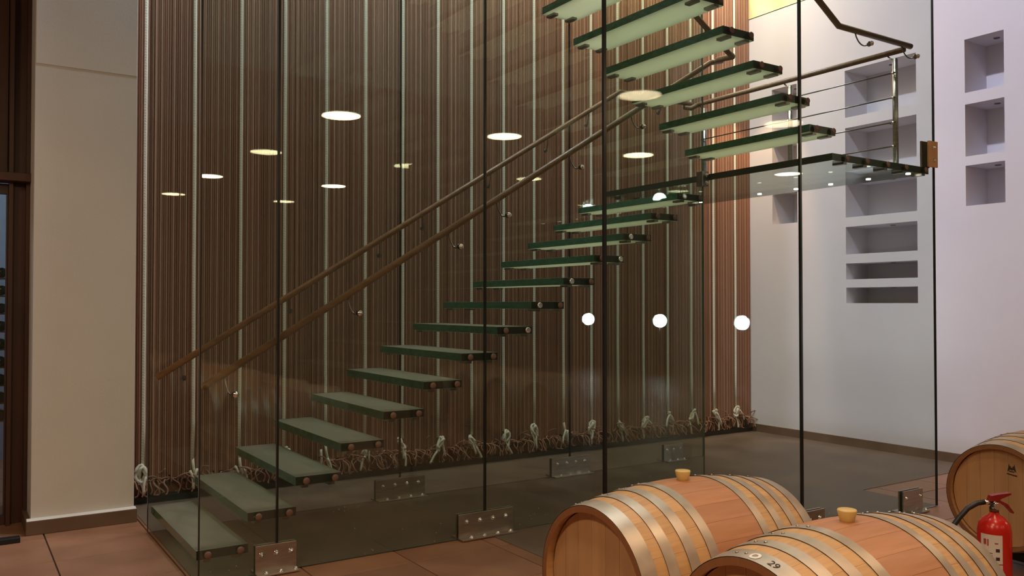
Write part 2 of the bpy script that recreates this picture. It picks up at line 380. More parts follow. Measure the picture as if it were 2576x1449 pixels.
# ------------------------------------------------------------------ structure: walls
pil = MB().box((0.455, 6.60, 0.0), (1.10, 7.30, 8.5))
pil.box((0.458, 6.595, 3.19), (1.098, 6.60, 8.5))
struct(pil.build('wall_left', 'plaster', bevel=0.012), 'off-white plaster pier left of the cord curtain')
bs = MB().box((0.425, 6.555, 0.0), (1.115, 6.60, 0.095)); bs.box((0.425, 6.60, 0.0), (0.455, 7.2, 0.095))
bs.v = [(x, y, z) for x, y, z in bs.v]
struct(bs.build('baseboard_left', 'skirt', bevel=0.004), 'brown tile baseboard along the plaster pier')
cap = MB()
cap.v = [(0.43, 6.56, 0.095), (1.11, 6.56, 0.095), (1.11, 6.60, 0.106), (0.43, 6.60, 0.106)]; cap.face([0, 1, 2, 3])
cap.v += [(1.11, 6.56, 0.095), (1.11, 6.60, 0.095), (0.43, 6.60, 0.095), (0.43, 6.56, 0.095)]; cap.face([4, 5, 2]); cap.face([6, 7, 3])
struct(cap.build('trim_1', 'plaster'), 'plaster bead on top of the baseboard')
struct(MB().box((1.10, 7.22, 0), (8.21, 7.36, 8.5)).build('wall_back', 'backing'), 'red-brown wall behind the cord curtain')
struct(MB().box((1.10, 7.10, 0), (8.2, 7.22, 0.05)).build('trim_2', 'seam'), 'dark plinth under the cord curtain')

# right wall with niches
cols = [(4.10, 4.47, 3), (4.97, 5.80, 6), (6.44, 6.80, 3)]
rows = [(3.60, 4.12), (2.98, 3.485), (2.50, 2.89), (2.095, 2.396), (1.82, 1.995), (1.56, 1.73)]
ys = sorted({3.88, 7.22} | {c[0] for c in cols} | {c[1] for c in cols})
zs = sorted({0.0, 5.07} | {r[0] for r in rows} | {r[1] for r in rows})
holes = [(c[0], c[1], r[0], r[1]) for c in cols for r in rows[:c[2]]]
wr = MB(); XW = 8.2; D = 0.40
for a, b in zip(ys, ys[1:]):
    for c, d in zip(zs, zs[1:]):
        if any(h[0] <= a and b <= h[1] and h[2] <= c and d <= h[3] for h in holes): continue
        n = len(wr.v); wr.v += [(XW, a, c), (XW, b, c), (XW, b, d), (XW, a, d)]; wr.face([n, n + 3, n + 2, n + 1])
wr.box((XW, 3.88, 0), (XW + 0.7, 3.89, 5.07)); wr.box((XW, 3.88, 5.06), (XW + 0.7, 7.22, 5.07)); wr.box((XW + 0.62, 3.88, 0), (XW + 0.7, 7.22, 5.07))
wr = wr.build('wall_right', 'plaster_right'); struct(wr, 'tall lavender-white wall with recessed niches'); ORG[wr] = (0, 0, 0)
for (y0, y1, z0, z1) in holes:
    nb = MB(); n = 0
    nb.v = [(XW, y0, z0), (XW, y1, z0), (XW, y1, z1), (XW, y0, z1), (XW + D, y0, z0), (XW + D, y1, z0), (XW + D, y1, z1), (XW + D, y0, z1)]
    for f in ((4, 7, 6, 5), (0, 4, 5, 1), (3, 2, 6, 7), (0, 3, 7, 4), (1, 5, 6, 2)): nb.face(list(f))
    no = nb.build('niche', 'plaster_right', wr)
    yc = (y0 + y1) / 2 - 0.02
    lb = MB().lathe([(0.012, -0.002), (0.026, -0.006), (0.03, 0.0)], (XW + 0.20, yc, z1), 'z', 14)
    lb.build('niche_spotlight', 'steel_dark', no)
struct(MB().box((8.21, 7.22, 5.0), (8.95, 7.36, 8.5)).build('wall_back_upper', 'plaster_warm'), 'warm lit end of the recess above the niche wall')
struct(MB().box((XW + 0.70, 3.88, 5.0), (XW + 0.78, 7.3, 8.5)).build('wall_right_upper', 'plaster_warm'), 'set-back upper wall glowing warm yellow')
sk = MB().box((XW - 0.018, 3.88, 0), (XW, 7.2, 0.095), 0)
struct(sk.build('baseboard_right', 'skirt', bevel=0.003), 'brown tile baseboard along the niche wall')
# hall behind the camera: seen in reflections
struct(MB().box((-5, -9, 3.57), (16, 2.4, 3.7)).build('ceiling', 'hall'), 'lower ceiling of the barrel hall')
struct(MB().box((-5, 2.4, 3.57), (16, 2.5, 8.6)).build('wall_front', 'hall'), 'upper wall above the barrel hall ceiling')
struct(MB().box((-5, 2.4, 8.5), (16, 10, 8.6)).build('ceiling_void', 'plaster'), 'high ceiling over the stair')
struct(MB().box((-5.1, -9, 0), (-5, 10, 8.5)).build('wall_far_left', 'hall'), 'side wall of the hall')
struct(MB().box((-5, -9.1, 0), (16, -9, 3.6)).build('wall_rear', 'hall'), 'rear wall of the barrel hall')
struct(MB().box((16, -9, 0), (16.1, 10, 8.5)).build('wall_far_right', 'hall'), 'far side wall of the hall')
struct(MB().box((-5, 7.25, 2.47), (0.46, 7.4, 8.5)).build('wall_door', 'hall'), 'wall above the steel doorway')
struct(MB().box((-5, 7.25, 0), (-1.1, 7.4, 2.47)).build('wall_door_side', 'hall'), 'wall beside the steel doorway')
struct(MB().box((8.98, 3.1, 0), (16, 3.2, 8.5)).build('wall_far_back', 'hall'), 'wall of the hall beyond the niche wall')
# steel doorway at the left edge
dd = MB(); dd.box((0.325, 6.93, 0), (0.35, 7.08, 8.4)); dd.box((0.43, 6.93, 0), (0.452, 7.08, 8.4)); dd.box((0.35, 6.995, 0), (0.43, 7.015, 8.4))
struct(dd.build('trim_3', 'brown_steel'), 'dark brown steel column beside the pier')
dr = MB(); dr.box((-1.1, 6.98, 0), (-1.05, 7.05, 2.4)); dr.box((0.313, 6.98, 0), (0.323, 7.05, 2.4)); dr.box((-1.05, 6.98, 2.33), (0.313, 7.05, 2.4)); dr.box((-1.05, 6.98, 0.0), (0.313, 7.05, 0.06))
dr = dr.build('door_1', 'brown_steel'); struct(dr, 'glazed brown steel door at the left edge'); ORG[dr] = (0, 0, 0)
MB().box((-1.05, 7.01, 0.06), (0.313, 7.02, 2.33)).build('pane', 'glass_back', dr)
struct(MB().box((-1.15, 6.86, 2.41), (0.47, 7.05, 2.47)).build('trim_4', 'brown_steel', bevel=0.004), 'dark steel ledge over the glazed door')
struct(MB().box((-1.1, 7.07, 2.47), (0.32, 7.24, 8.4)).build('wall_transom', 'brown_steel'), 'brown steel infill above the door')
struct(MB().box((-5, 9.9, 0), (1.0, 10.0, 3.5)).build('wall_beyond_door', 'cool_wall'), 'cool grey wall beyond the glazed door')
area('room_beyond_light', (-0.8, 8.6, 3.2), (0.0, 9.6, 0.8), 0.8, 34, (0.75, 0.85, 1.0))
# rack of bottles behind the door pane
rk = thing('bottle_rack', 'narrow bottle rack behind the glazed door', 'rack', (-0.15, 7.6, 0))
for x in (-0.62, 0.37): MB().box((x - .015, 7.5, 0), (x + .015, 7.8, 1.90)).build('upright', 'steel_dark', rk)
for k in range(9):
    z = 0.66 + k * 0.135
    MB().box((-0.62, 7.5, z), (0.37, 7.8, z + 0.012)).build('shelf', 'steel_dark', rk)
bm_ = MB().lathe([(0.0, 0.0), (0.032, 0.0), (0.037, 0.008), (0.037, 0.19), (0.014, 0.235), (0.014, 0.28), (0.0, 0.28)], (0, 0, 0), 'y', 12)
bottle_me = bm_.mesh('wine_bottle', 'bottle')
ordn = ['lowest', 'second', 'third', 'fourth', 'fifth', 'sixth', 'seventh', 'eighth', 'topmost']
for k in range(9):
    o = bpy.data.objects.new('wine_bottle', bottle_me); COL.objects.link(o); o.location = (0.312, 7.5, 0.66 + k * 0.135 + 0.012 + 0.037)
    tag(o, f'dark wine bottle lying on the {ordn[k]} shelf of the rack behind the door', 'bottle', 'bottles in the rack behind the door')
tag(MB().box((-0.15, 6.40, 0), (0.385, 6.47, 0.035)).build('floor_batten', 'rack', bevel=0.003), 'short dark batten lying on the tiles at the left edge', 'batten')

# ------------------------------------------------------------------ cord curtain and ropes
cm = MB(); tone = []
x = 1.13
def cordseg(pts, r, n, t):
    k = len(cm.f); cm.tube(pts, r, n, caps=False); tone.extend([t] * (len(cm.f) - k))
cords = []
while x < 8.19:
    t = random.random(); bright = len(cords) % 3 == 0 and t > 0.1
    t = 0.72 + 0.28 * t if bright else 0.5 * t
    cords.append((x, t)); x += random.choice([0.0150, 0.0160, 0.017])
for x, t in cords:
    y = YC + random.uniform(-0.004, 0.004)
    cordseg([(x, y, 0.17 + random.uniform(-.03, .03)), (x + random.uniform(-.0012, .003), y, 3.0), (x + random.uniform(-.002, .002), y, 8.4)], 0.0078, 6, t)
cu = cm.build('cord_curtain', 'cord')
at = cu.data.attributes.new('cord_tone', 'FLOAT', 'FACE'); at.data.foreach_set('value', tone)
tag(cu, 'wall-high curtain of thin brown vertical cords behind the stair', 'cord curtain', kind='stuff')
fm = MB()
ftone = []
for x, t in cords:
    for q in range(1):
        k = len(fm.f)
        p = Vector((x, YC - 0.01, 0.17)); a = random.uniform(0, 6.28); pts = [p.copy()]
        d = Vector((random.uniform(-1, 1), random.uniform(-0.9, 0.1), random.uniform(-0.5, 1.4))).normalized()
        for st in range(9):
            a += random.uniform(0.4, 1.3)
            d = (d + Vector((math.cos(a) * 0.55, math.sin(a) * 0.25, -0.22))).normalized()
            p = p + d * 0.022; p.z = max(0.065, p.z); p.y = min(YC + 0.02, max(YC - 0.11, p.y)); pts.append(p.copy())
        fm.tube(pts, 0.0062, 4, caps=False)
        ftone.extend([min(1, t * 0.8)] * (len(fm.f) - k))
fo = fm.build('cord_ends', 'cord'); at = fo.data.attributes.new('cord_tone', 'FLOAT', 'FACE'); at.data.foreach_set('value', ftone)
tag(fo, 'tangle of curly cut cord ends along the foot of the curtain', 'cord ends', kind='stuff')

ords = ['first', 'second', 'third', 'fourth', 'fifth', 'sixth', 'seventh', 'eighth', 'ninth', 'tenth', 'eleventh', 'twelfth', 'thirteenth',
        'fourteenth', 'fifteenth', 'sixteenth', 'seventeenth', 'eighteenth', 'nineteenth']
def knot(r0, seed, big):
    rnd = random.Random(seed); pts = []
    n = 36
    for i in range(n + 1):
        a = i / n * 2 * math.pi * 3
        w = (0.026 + 0.012 * math.cos(1.5 * a + seed)) * big
        pts.append((w * math.cos(a) + 0.012, -0.024 + 0.018 * math.sin(1.5 * a), -0.045 + 0.048 * math.sin(a * 0.99 + seed * 0.3) * big - 0.045 * i / n))
    return pts
for i in range(19):
    rnd = random.Random(100 + i); x = 1.25 + 0.37 * i; y = YC - 0.027
    zk = 0.30 + rnd.uniform(-0.02, 0.03)
    lab = ('first white rope, hanging beside the plaster pier' if i == 0 else 'last white rope, hanging next to the niche wall' if i == 18 else
           f'{ords[i]} white vertical rope counted from the plaster pier')
    t = thing('rope', lab, 'rope', (x, y, zk), 'white ropes spaced along the cord curtain')
    w = [(x + rnd.uniform(-.004, .004) * (1 - k / 9), y, zk + (8.3 - zk) * (k / 9) ** 1.5) for k in range(10)]
    MB().tube(w, 0.0135, 10).build('strand', 'twist', t)
    km = MB(); big = rnd.uniform(0.8, 1.15)
    pts = [(x + p[0] * (1 if i % 2 else -1), y + p[1], zk + p[2] + 0.01) for p in knot(0, i, big)]
    if i not in (1, 2, 4, 11): km.tube(pts, 0.0125, 8)
    else: km.tube([(x, y, zk + 0.01), (x + 0.004, y - 0.012, zk - 0.06), (x + 0.02, y - 0.015, zk - 0.13), (x + 0.03, y - 0.015, zk - 0.21)], 0.0115, 8)
    km.build('knot', 'rope', t)
    tm = MB()
    for q in range(2):
        p = Vector(pts[-1 - q * 6]); d = Vector((rnd.uniform(-0.9, 1.0) * (0.5 + q), -0.2, rnd.uniform(-1, -0.3))); seg = [p.copy()]
        for st in range(5):
            d = (d.normalized() + Vector((rnd.uniform(-.2, .2), 0, -0.28))); p = p + d.normalized() * 0.03; p.z = max(0.07, p.z); seg.append(p.copy())
        tm.tube(seg, 0.0105, 8)
    tm.build('rope_tail', 'rope', t)

# ------------------------------------------------------------------ glass screens
GT = 0.015; ZG = 8.2
hex_b = MB().lathe([(0.0, -0.016), (0.0085, -0.014), (0.0105, -0.008), (0.0105, -0.004), (0.016, -0.003), (0.016, 0.0)], (0, 0, 0), 'y', 10); bolt_me = hex_b.mesh('bolt', 'chrome')
def bracket(parent, xc, y, wdt, nb, side=-1):
    """steel angle foot clamped on the pane: upright plate, foot, bolts; side -1 faces the hall"""
    m = MB(); x0, x1 = xc - wdt / 2, xc + wdt / 2
    m.box((x0, y - GT / 2 - 0.014, 0.004), (x1, y - GT / 2 - 0.002, 0.168)); m.box((x0, y - GT / 2 - 0.07, 0.004), (x1, y - GT / 2 - 0.014, 0.014))
    m.box((x0, y + GT / 2 + 0.002, 0.004), (x1, y + GT / 2 + 0.014, 0.168)); m.box((x0, y + GT / 2 + 0.014, 0.004), (x1, y + GT / 2 + 0.07, 0.014))
    b = m.build('base_bracket', 'steel', parent, bevel=0.0015)
    for k in range(nb):
        bx = x0 + wdt * (0.14 + 0.72 * k / (nb - 1))
        inst('bolt', bolt_me, b, (bx, y - GT / 2 - 0.014, 0.115))
        o = inst('bolt', bolt_me, b, (bx + 0.02, y - GT / 2 - 0.045, 0.014), (R(-90), 0, 0))
    return b
def screen(name, label, y, xs, mat, brackets, strips, end_strip=True):
    t = thing(name, label, 'glass screen', ((xs[0] + xs[-1]) / 2, y, 0), 'parallel glass screens of the stair')
    for a, b in zip(xs, xs[1:]):
        MB().box((a + 0.002, y - GT / 2, 0.006), (b - 0.002, y + GT / 2, ZG), 0, (1, 1, 0, 1, 0, 1)).build('glass_panel', [mat, 'edge'], t)
    for xx, w in strips:
        MB().box((xx - w / 2, y - GT / 2 - 0.001, 0.006), (xx + w / 2, y + GT / 2 + 0.001, ZG)).build('seam_strip', 'seam', t)
    for xc, w, nb in brackets: bracket(t, xc, y, w, nb)
    return t
s_mid = screen('middle_glass_screen', 'long glass screen in front of the lower flight, left edge beside the lowest tread', YM, [1.15, 1.587, 3.0, 5.07], 'glass',
               [(1.577, 0.24, 3), (3.0, 0.425, 4)], [(1.15, 0.006), (1.587, 0.012), (3.0, 0.013)])
s_back = screen('back_glass_screen', 'rear glass screen between the treads and the cord curtain', YB, [1.12, 3.0, 4.70, 6.40], 'glass_back',
                [(3.0, 0.43, 4), (4.70, 0.43, 4), (5.97, 0.25, 3)], [(1.12, 0.004), (3.0, 0.012), (4.70, 0.012)])
s_front = screen('front_glass_screen', 'nearest glass screen, before the upper flight and landing, behind the barrels', YF, [3.05, 4.74, 6.33], 'glass_front',
                 [(4.74, 0.42, 4), (5.985, 0.25, 2)], [(3.05, 0.019), (4.74, 0.017), (6.33, 0.006)])
# bronze clamp plate at the landing corner and clamp on the middle screen
pc = MB().box((6.225, YF - 0.03, 2.60), (6.34, YF - 0.012, 2.80)).build('corner_clamp', 'copper', s_front, 'copper-coloured clamp plate', bevel=0.002)
for z in (2.65, 2.75): inst('bolt', bolt_me, pc, (6.28, YF - 0.03, z))
MB().box((6.19, YF + 0.012, 2.60), (6.30, YF + 0.026, 2.80)).build('clamp_back_plate', 'steel_dark', s_front, bevel=0.002)
pc = MB().box((5.03, YM - 0.035, 2.50), (5.10, YM + 0.035, 2.62)).build('edge_clamp', 'steel_dark', s_mid, bevel=0.003)
for z in (2.53, 2.59): inst('bolt', bolt_me, pc, (5.075, YM - 0.035, z))

# ------------------------------------------------------------------ staircase
st = thing('glass_staircase', 'two-flight staircase of thick green glass treads bolted between glass screens', 'staircase', (3.2, 5.5, 0))
disc_me = MB().lathe([(0.0, -0.007), (0.017, -0.007), (0.021, -0.003), (0.021, 0.0)], (0, 0, 0), 'y', 18).mesh('bolt', 'bolt')
ring = MB().lathe([(0.012, -0.007), (0.016, -0.010), (0.021, -0.007), (0.021, 0.0), (0.012, 0.0)], (0, 0, 0), 'y', 18)
ring.lathe([(0.0, -0.005), (0.0115, -0.005), (0.0115, 0.0)], (0, 0, 0), 'y', 12)
ring_me = ring.mesh('bolt', 'bolt_bright')
clip_me = MB().box((-0.02, -0.09, -0.016), (0.02, 0.0, 0.0)).mesh('clip', 'steel_dark')
TW, TT = 0.285, 0.052
def tread(x0, z_top, ya, yb, rings=()):
    """plank from the near screen (ya) to the far screen (yb)"""
    m = MB().box((x0, ya + 0.012, z_top - TT), (x0 + TW, yb - 0.012, z_top), 0, (2, 0, 3, 1, 3, 1))
    t = m.build('tread', ['tread_top', 'tread_edge', 'tread_bottom', 'tread_end'], st, bevel=0.002)
    for k, f in enumerate((0.20, 0.83)):
        inst('bolt', ring_me if k in rings else disc_me, t, (x0 + TW * f, ya - GT / 2 - 0.001, z_top - TT / 2))
    for f in (0.20, 0.78):
        o = inst('clip', clip_me, t, (x0 + TW * f, yb - 0.012, z_top - TT)); o2 = inst('clip', clip_me, t, (x0 + TW * f, ya + 0.012 + 0.09, z_top - TT))
    return t
RINGS = {8: (1,), 9: (0,), 10: (0,), 11: (1,), 12: (0,), 14: (0,)}
for k in range(1, 15):
    tread(1.14 + 0.281 * (k - 1), 0.012 + 0.1728 * k, YM, YB, RINGS.get(k, ()))
for k in range(1, 9):
    tread(4.855 - 0.278 * (k - 1), 2.60 + 0.1745 * k, YF, YM)
# landing
LX0, LX1, LZ = 5.10, 6.28, 2.60
ld = MB().box((LX0, YF + 0.012, LZ - 0.05), (LX1, YB - 0.012, LZ), 0, (0, 0, 1, 1, 1, 1)).build('landing', ['glass_landing', 'tread_end'], st)
for bx in (5.245, 5.477, 5.726, 5.957, 6.212):
    inst('bolt', disc_me, ld, (bx, YF - GT / 2 - 0.001, LZ - 0.025)); inst('clip', clip_me, ld, (bx, YF + 0.102, LZ - 0.05)); inst('clip', clip_me, ld, (bx, YB - 0.012, LZ - 0.05))
led_me = MB().lathe([(0.0, -0.006), (0.018, -0.006), (0.018, 0.0)], (0, 0, 0), 'z', 14).mesh('landing_spotlight', 'led')
for ly in (3.78, 4.12, 4.47, 4.82, 5.22, 5.95):
    inst('landing_spotlight', led_me, ld, (6.12, ly, LZ - 0.05))

# ------------------------------------------------------------------ handrails
def hook(rail_pt, glass_pt):
    """bent rod from the rail's underside to a disc on the pane"""
    a, b = Vector(rail_pt), Vector(glass_pt); pts = []
    for k in range(9):
        t = k / 8
        p = a.lerp(b, t ** 1.3); p.z = a.z + (b.z - a.z) * math.sin(t * math.pi / 2) - 0.022 * math.sin(t * math.pi)
        pts.append(p)
    return pts
def bracket_arm(parent, x, yr, zr, yg, dx=0.035, dz=0.115, y_sign=None):
    s_ = 1 if yg > yr else -1
    m = MB().tube(hook((x, yr, zr - 0.018), (x + dx, yg - s_ * 0.008, zr - dz)), 0.005, 8)
    m.cyl((x + dx, yg - s_ * 0.018, zr - dz), (x + dx, yg - s_ * (GT / 2), zr - dz), 0.019)
    o = m.build('bracket', 'steel_dark', parent)
    m = MB().lathe([(0.0, -0.014), (0.012, -0.012), (0.018, -0.005), (0.018, 0.0)], (x + dx, yg - GT / 2, zr - dz), 'y', 14) if s_ < 0 else None
    if m: m.build('bolt_head', 'chrome', o)
RR = 0.022; S = 0.6115
XB = [1.31, 2.06, 2.775, 3.155, 3.79, 4.39]
t = thing('wooden_handrail', 'round wooden handrail running up the back glass screen and along the landing', 'handrail', (1.15, 6.10, 1.055))
MB().tube([(1.15, 6.10, 1.055), (5.215, 6.10, 3.54), (6.15, 6.10, 3.545)], RR, 14).build('rail', 'rail', t)
for x in XB + [4.85]: bracket_arm(t, x, 6.10, 1.055 + S * (x - 1.15), YB)
bracket_arm(t, 5.75, 6.10, 3.545, YB)
t = thing('wooden_handrail', 'round wooden handrail on the middle glass screen, ending lowest beside the bottom treads', 'handrail', (1.186, 5.0, 1.077))
MB().tube([(1.186, 5.0, 1.077), (5.26, 5.0, 3.56), (5.40, 5.0, 3.60)], RR, 14).build('rail', 'rail', t)
for x in XB: bracket_arm(t, x, 5.0, 1.077 + 0.6095 * (x - 1.186), YM)
t = thing('wooden_handrail', 'wooden handrail rising left beside the upper flight on the middle screen', 'handrail', (5.27, 4.80, 3.57))
MB().tube([(5.31, 4.97, 3.585), (5.31, 4.80, 3.575), (5.24, 4.80, 3.61), (2.8, 4.80, 3.61 + 2.44 * 0.628)], RR, 14).build('rail', 'rail', t)
for x in (5.0, 4.2, 3.4): bracket_arm(t, x, 4.80, 3.61 + (5.24 - x) * 0.628, YM, dx=-0.035)
t = thing('wooden_handrail', 'wooden handrail bending down onto the landing at the front glass screen', 'handrail', (6.20, 3.80, 3.55))
MB().tube([(6.20, 3.80, 3.55), (5.307, 3.80, 3.55), (2.9, 3.80, 3.55 + 2.407 * 0.628)], RR, 14).build('rail', 'rail', t)
for x, z in ((5.50, 3.55), (6.08, 3.55), (4.6, 3.99)): bracket_arm(t, x, 3.80, z, YF)
# landing guard: posts, rail, wires
t = thing('landing_guard', 'steel post and cable guard with wooden rail across the landing end', 'guard rail', (6.15, 5.0, LZ))
MB().tube([(6.15, 3.82, 3.525), (6.15, 5.98, 3.525), (6.13, 6.08, 3.50), (6.05, 6.10, 3.50)], RR, 14).build('rail', 'rail', t)
for py in (3.90, 4.90, 5.92):
    p = MB().cyl((6.15, py, LZ), (6.15, py, 3.47), 0.021, 16).lathe([(0.045, 0.0), (0.045, 0.006)], (6.15, py, LZ), 'z', 18).build('post', 'steel', t)
    MB().tube([(6.15, py, 3.46), (6.15, py + 0.03, 3.475), (6.15, py + 0.06, 3.50)], 0.006, 8).build('rail_bracket', 'chrome', p)
    cb = MB()
    for z in (3.354, 3.16, 2.967, 2.78): cb.cyl((6.118, py - 0.012, z), (6.118, py + 0.012, z), 0.010, 10)
    cb.build('wire_fixing', 'chrome', p)
for z in (3.354, 3.16, 2.967, 2.78):
    MB().cyl((6.118, 3.88, z), (6.118, 5.94, z), 0.0055, 8).build('wire', 'steel_dark', t)

# ------------------------------------------------------------------ barrels
BL, BR_, HR = 0.94, 0.35, 0.302                      # length, bilge radius, head radius
def brad(x):
    u = abs(x) / (BL / 2); return BR_ - (BR_ - HR) * u ** 1.9
NS = 28
stm = MB(); nx = 18; da = math.pi / NS - 0.0010
for i in range(nx + 1):
    x = -BL / 2 + BL * i / nx; r = brad(x); ri = r - 0.024
    for rr in (r, ri):
        for k in range(5):
            a = -da + da * k / 2; a += math.pi / 2
            stm.v.append((x, rr * math.cos(a), rr * math.sin(a) - (0.0004 if k in (0, 4) and rr == r else 0)))
for i in range(nx):
    b = i * 10
    for k in range(4):
        stm.face([b + k, b + 10 + k, b + 11 + k, b + 1 + k][::-1], 0, True); stm.face([b + 5 + k, b + 6 + k, b + 16 + k, b + 15 + k][::-1], 0)
    stm.face([b, b + 5, b + 15, b + 10]); stm.face([b + 4, b + 14, b + 19, b + 9])
for b in (0, nx * 10): stm.face([b, b + 1, b + 2, b + 3, b + 4, b + 9, b + 8, b + 7, b + 6, b + 5], 1)
stave_me = stm.mesh('stave', ['stave', 'chime'])
bmx = bmesh.new(); bmx.from_mesh(stave_me); bmesh.ops.recalc_face_normals(bmx, faces=bmx.faces[:]); bmx.to_mesh(stave_me); bmx.free()
stave_me.set_sharp_from_angle(angle=R(25))
def hoop_mesh(x0, x1):
    m = MB(); n = 72; t = 0.0030
    ring_ = [(brad(x0) + 0.0004, x0), (brad(x0) + t, x0), (brad((x0 + x1) / 2) + t, (x0 + x1) / 2), (brad(x1) + t, x1), (brad(x1) + 0.0004, x1)]
    m.lathe(ring_, (0, 0, 0), 'x', n)
    m.f = m.f[:-2]; m.m = m.m[:-2]; m.sm = m.sm[:-2]
    for q in list(range(n)) + list(range(len(m.f) - n, len(m.f))): m.m[q] = 1; m.sm[q] = False  # side faces coloured dark to stand in for the hoop's edge shadow
    me = m.mesh('hoop', ['hoop', 'ink']); me.set_sharp_from_angle(angle=R(25)); return me
HO = [(-0.470, -0.408), (-0.362, -0.318), (-0.268, -0.224), (-0.170, -0.128)]
HO = HO + [(-b, -a) for a, b in HO[::-1]]
hoops = [hoop_mesh(a, b) for a, b in HO]
riv_me = MB().lathe([(0.006, 0.0), (0.005, 0.0025), (0.0, 0.0035)], (0, 0, 0), 'z', 8).mesh('rivet', 'steel')
boards = []
NB = 7; hr = HR - 0.022
for side in (-1, 1):
    for k in range(NB):
        y0, y1 = -hr + 2 * hr * k / NB + 0.0006, -hr + 2 * hr * (k + 1) / NB - 0.0006
        m = MB(); xa, xb = side * (BL / 2 - 0.038), side * (BL / 2 - 0.058); pr = []
        for q in range(9):
            y = y0 + (y1 - y0) * q / 8; pr.append((y, math.sqrt(max(0.0, hr * hr - y * y))))
        loop = [(y, z) for y, z in pr] + [(y, -z) for y, z in pr[::-1]]
        n = len(loop)
        for xx in (xa, xb):
            m.v += [(xx, y, z) for y, z in loop]
        m.face(list(range(n))[::-1 if side > 0 else 1]); m.face(list(range(n, 2 * n)))
        for q in range(n): m.face([q, (q + 1) % n, n + (q + 1) % n, n + q])
        boards.append(m.mesh('head_board', 'head'))
chimes = []
bung_me = MB().lathe([(0.020, -0.01), (0.024, 0.006), (0.031, 0.034), (0.029, 0.038), (0.0, 0.036)], (0, 0, 0), 'z', 20).mesh('bung', 'bung')
def child(name, me, parent, loc=(0, 0, 0), rot=(0, 0, 0)):
    o = bpy.data.objects.new(name, me); COL.objects.link(o); o.parent = parent; o.location = loc; o.rotation_euler = rot; return o
def barrel(label, loc, seed, roll=0.0, bung=True):
    rnd = random.Random(seed)
    t = thing('wine_barrel', label, 'barrel', loc, 'oak barrels lying on racks')
    t.rotation_euler = (roll, 0, 0)
    for k in range(NS): child('stave', stave_me, t, rot=(2 * math.pi * k / NS, 0, 0))
    for k, h in enumerate(hoops):
        a0 = rnd.uniform(-0.45, -0.25) if seed != 2 else -0.22 - 0.03 * (k % 3)
        ho = child('hoop', h, t)
        xm = (HO[k][0] + HO[k][1]) / 2
        for da_ in (0.0, 0.12):
            a = a0 + da_; rr = brad(xm) + 0.003
            child('rivet', riv_me, ho, (xm, -rr * math.sin(a), rr * math.cos(a)), (a, 0, 0))
    for me in boards: child('head_board', me, t)
    if bung: child('bung', bung_me, t, (0, 0, BR_), (0, 0, 0))
    return t
b1 = barrel('oak barrel with wine-stained bilge, farther of the two front barrels', (2.44, 2.475, 0.50), 1)
b2 = barrel('oak barrel numbered 29 on its end hoop, nearest the camera', (2.42, 1.715, 0.50), 2)
b3 = barrel('barrel of which only a curved sliver shows in the bottom right corner', (2.42, 0.955, 0.50), 3)
b4 = barrel('oak barrel with dark crest on its round head, standing behind the red extinguisher', (5.51, 2.58, 0.435), 4)
for k, y in enumerate((0.195, -0.565)):
    barrel(f'oak barrel outside the picture, seen in the glass, {("next to the corner barrel", "last of the front row")[k]}', (2.42, y, 0.50), 10 + k)
for k, y in enumerate((1.82, 1.06, 0.30)):
    barrel(f'oak barrel outside the picture, {("second", "third", "last")[k]} in the right-hand row', (5.51, y, 0.435), 20 + k)
# 29 on the end hoop: flat print wrapped on the hoop
def text_mesh(txt, size):
    c = bpy.data.curves.new('txt', 'FONT'); c.body = txt; c.size = size; c.align_x = 'CENTER'; c.align_y = 'CENTER'; c.extrude = 0.0
    o = bpy.data.objects.new('txt', c); COL.objects.link(o)
    dg = bpy.context.evaluated_depsgraph_get(); me = bpy.data.meshes.new_from_object(o.evaluated_get(dg))
    bpy.data.objects.remove(o); return me
def wrap_hoop(me, xm, ang, mirror=1):
    """u goes around the barrel, v along its axis"""
    for v in me.vertices:
        u, w = v.co.x, v.co.y; xx = xm + w; r = brad(xx) + 0.0032; a = ang - u / r
        v.co = (xx, -r * math.sin(a) * -1, r * math.cos(a))
    return me
# angle measured from the top towards the camera side (-y)
def print_on(parent, name, me, mat, label=None):
    me.materials.clear(); me.materials.append(MT[mat])
    o = child(name, me, parent)
    if label: o['label'] = label
    return o
me = text_mesh('29', 0.036)
for v in me.vertices:
    u, w = v.co.x, v.co.y; xx = -0.443 + w; r = brad(xx) + 0.0042; a = R(13.5) + u / r
    v.co = (xx, -r * math.sin(a), r * math.cos(a))
print_on(b2, 'hoop_number', me, 'ink', 'dark number 29 on the end hoop')
# pale ring of chalk on the same hoop
mr = MB(); n = 20
for j in range(n):
    for rr in (0.009, 0.018):
        a_ = 2 * math.pi * j / n; u, w = rr * math.cos(a_), rr * math.sin(a_); xx = -0.443 + w; r = brad(xx) + 0.0042; a = R(1) + u / r
        mr.v.append((xx, -r * math.sin(a), r * math.cos(a)))
for j in range(n): mr.face([2 * j, 2 * j + 1, 2 * ((j + 1) % n) + 1, 2 * ((j + 1) % n)])
child('hoop_ring_mark', mr.mesh('hoop_ring_mark', 'paper'), b2)
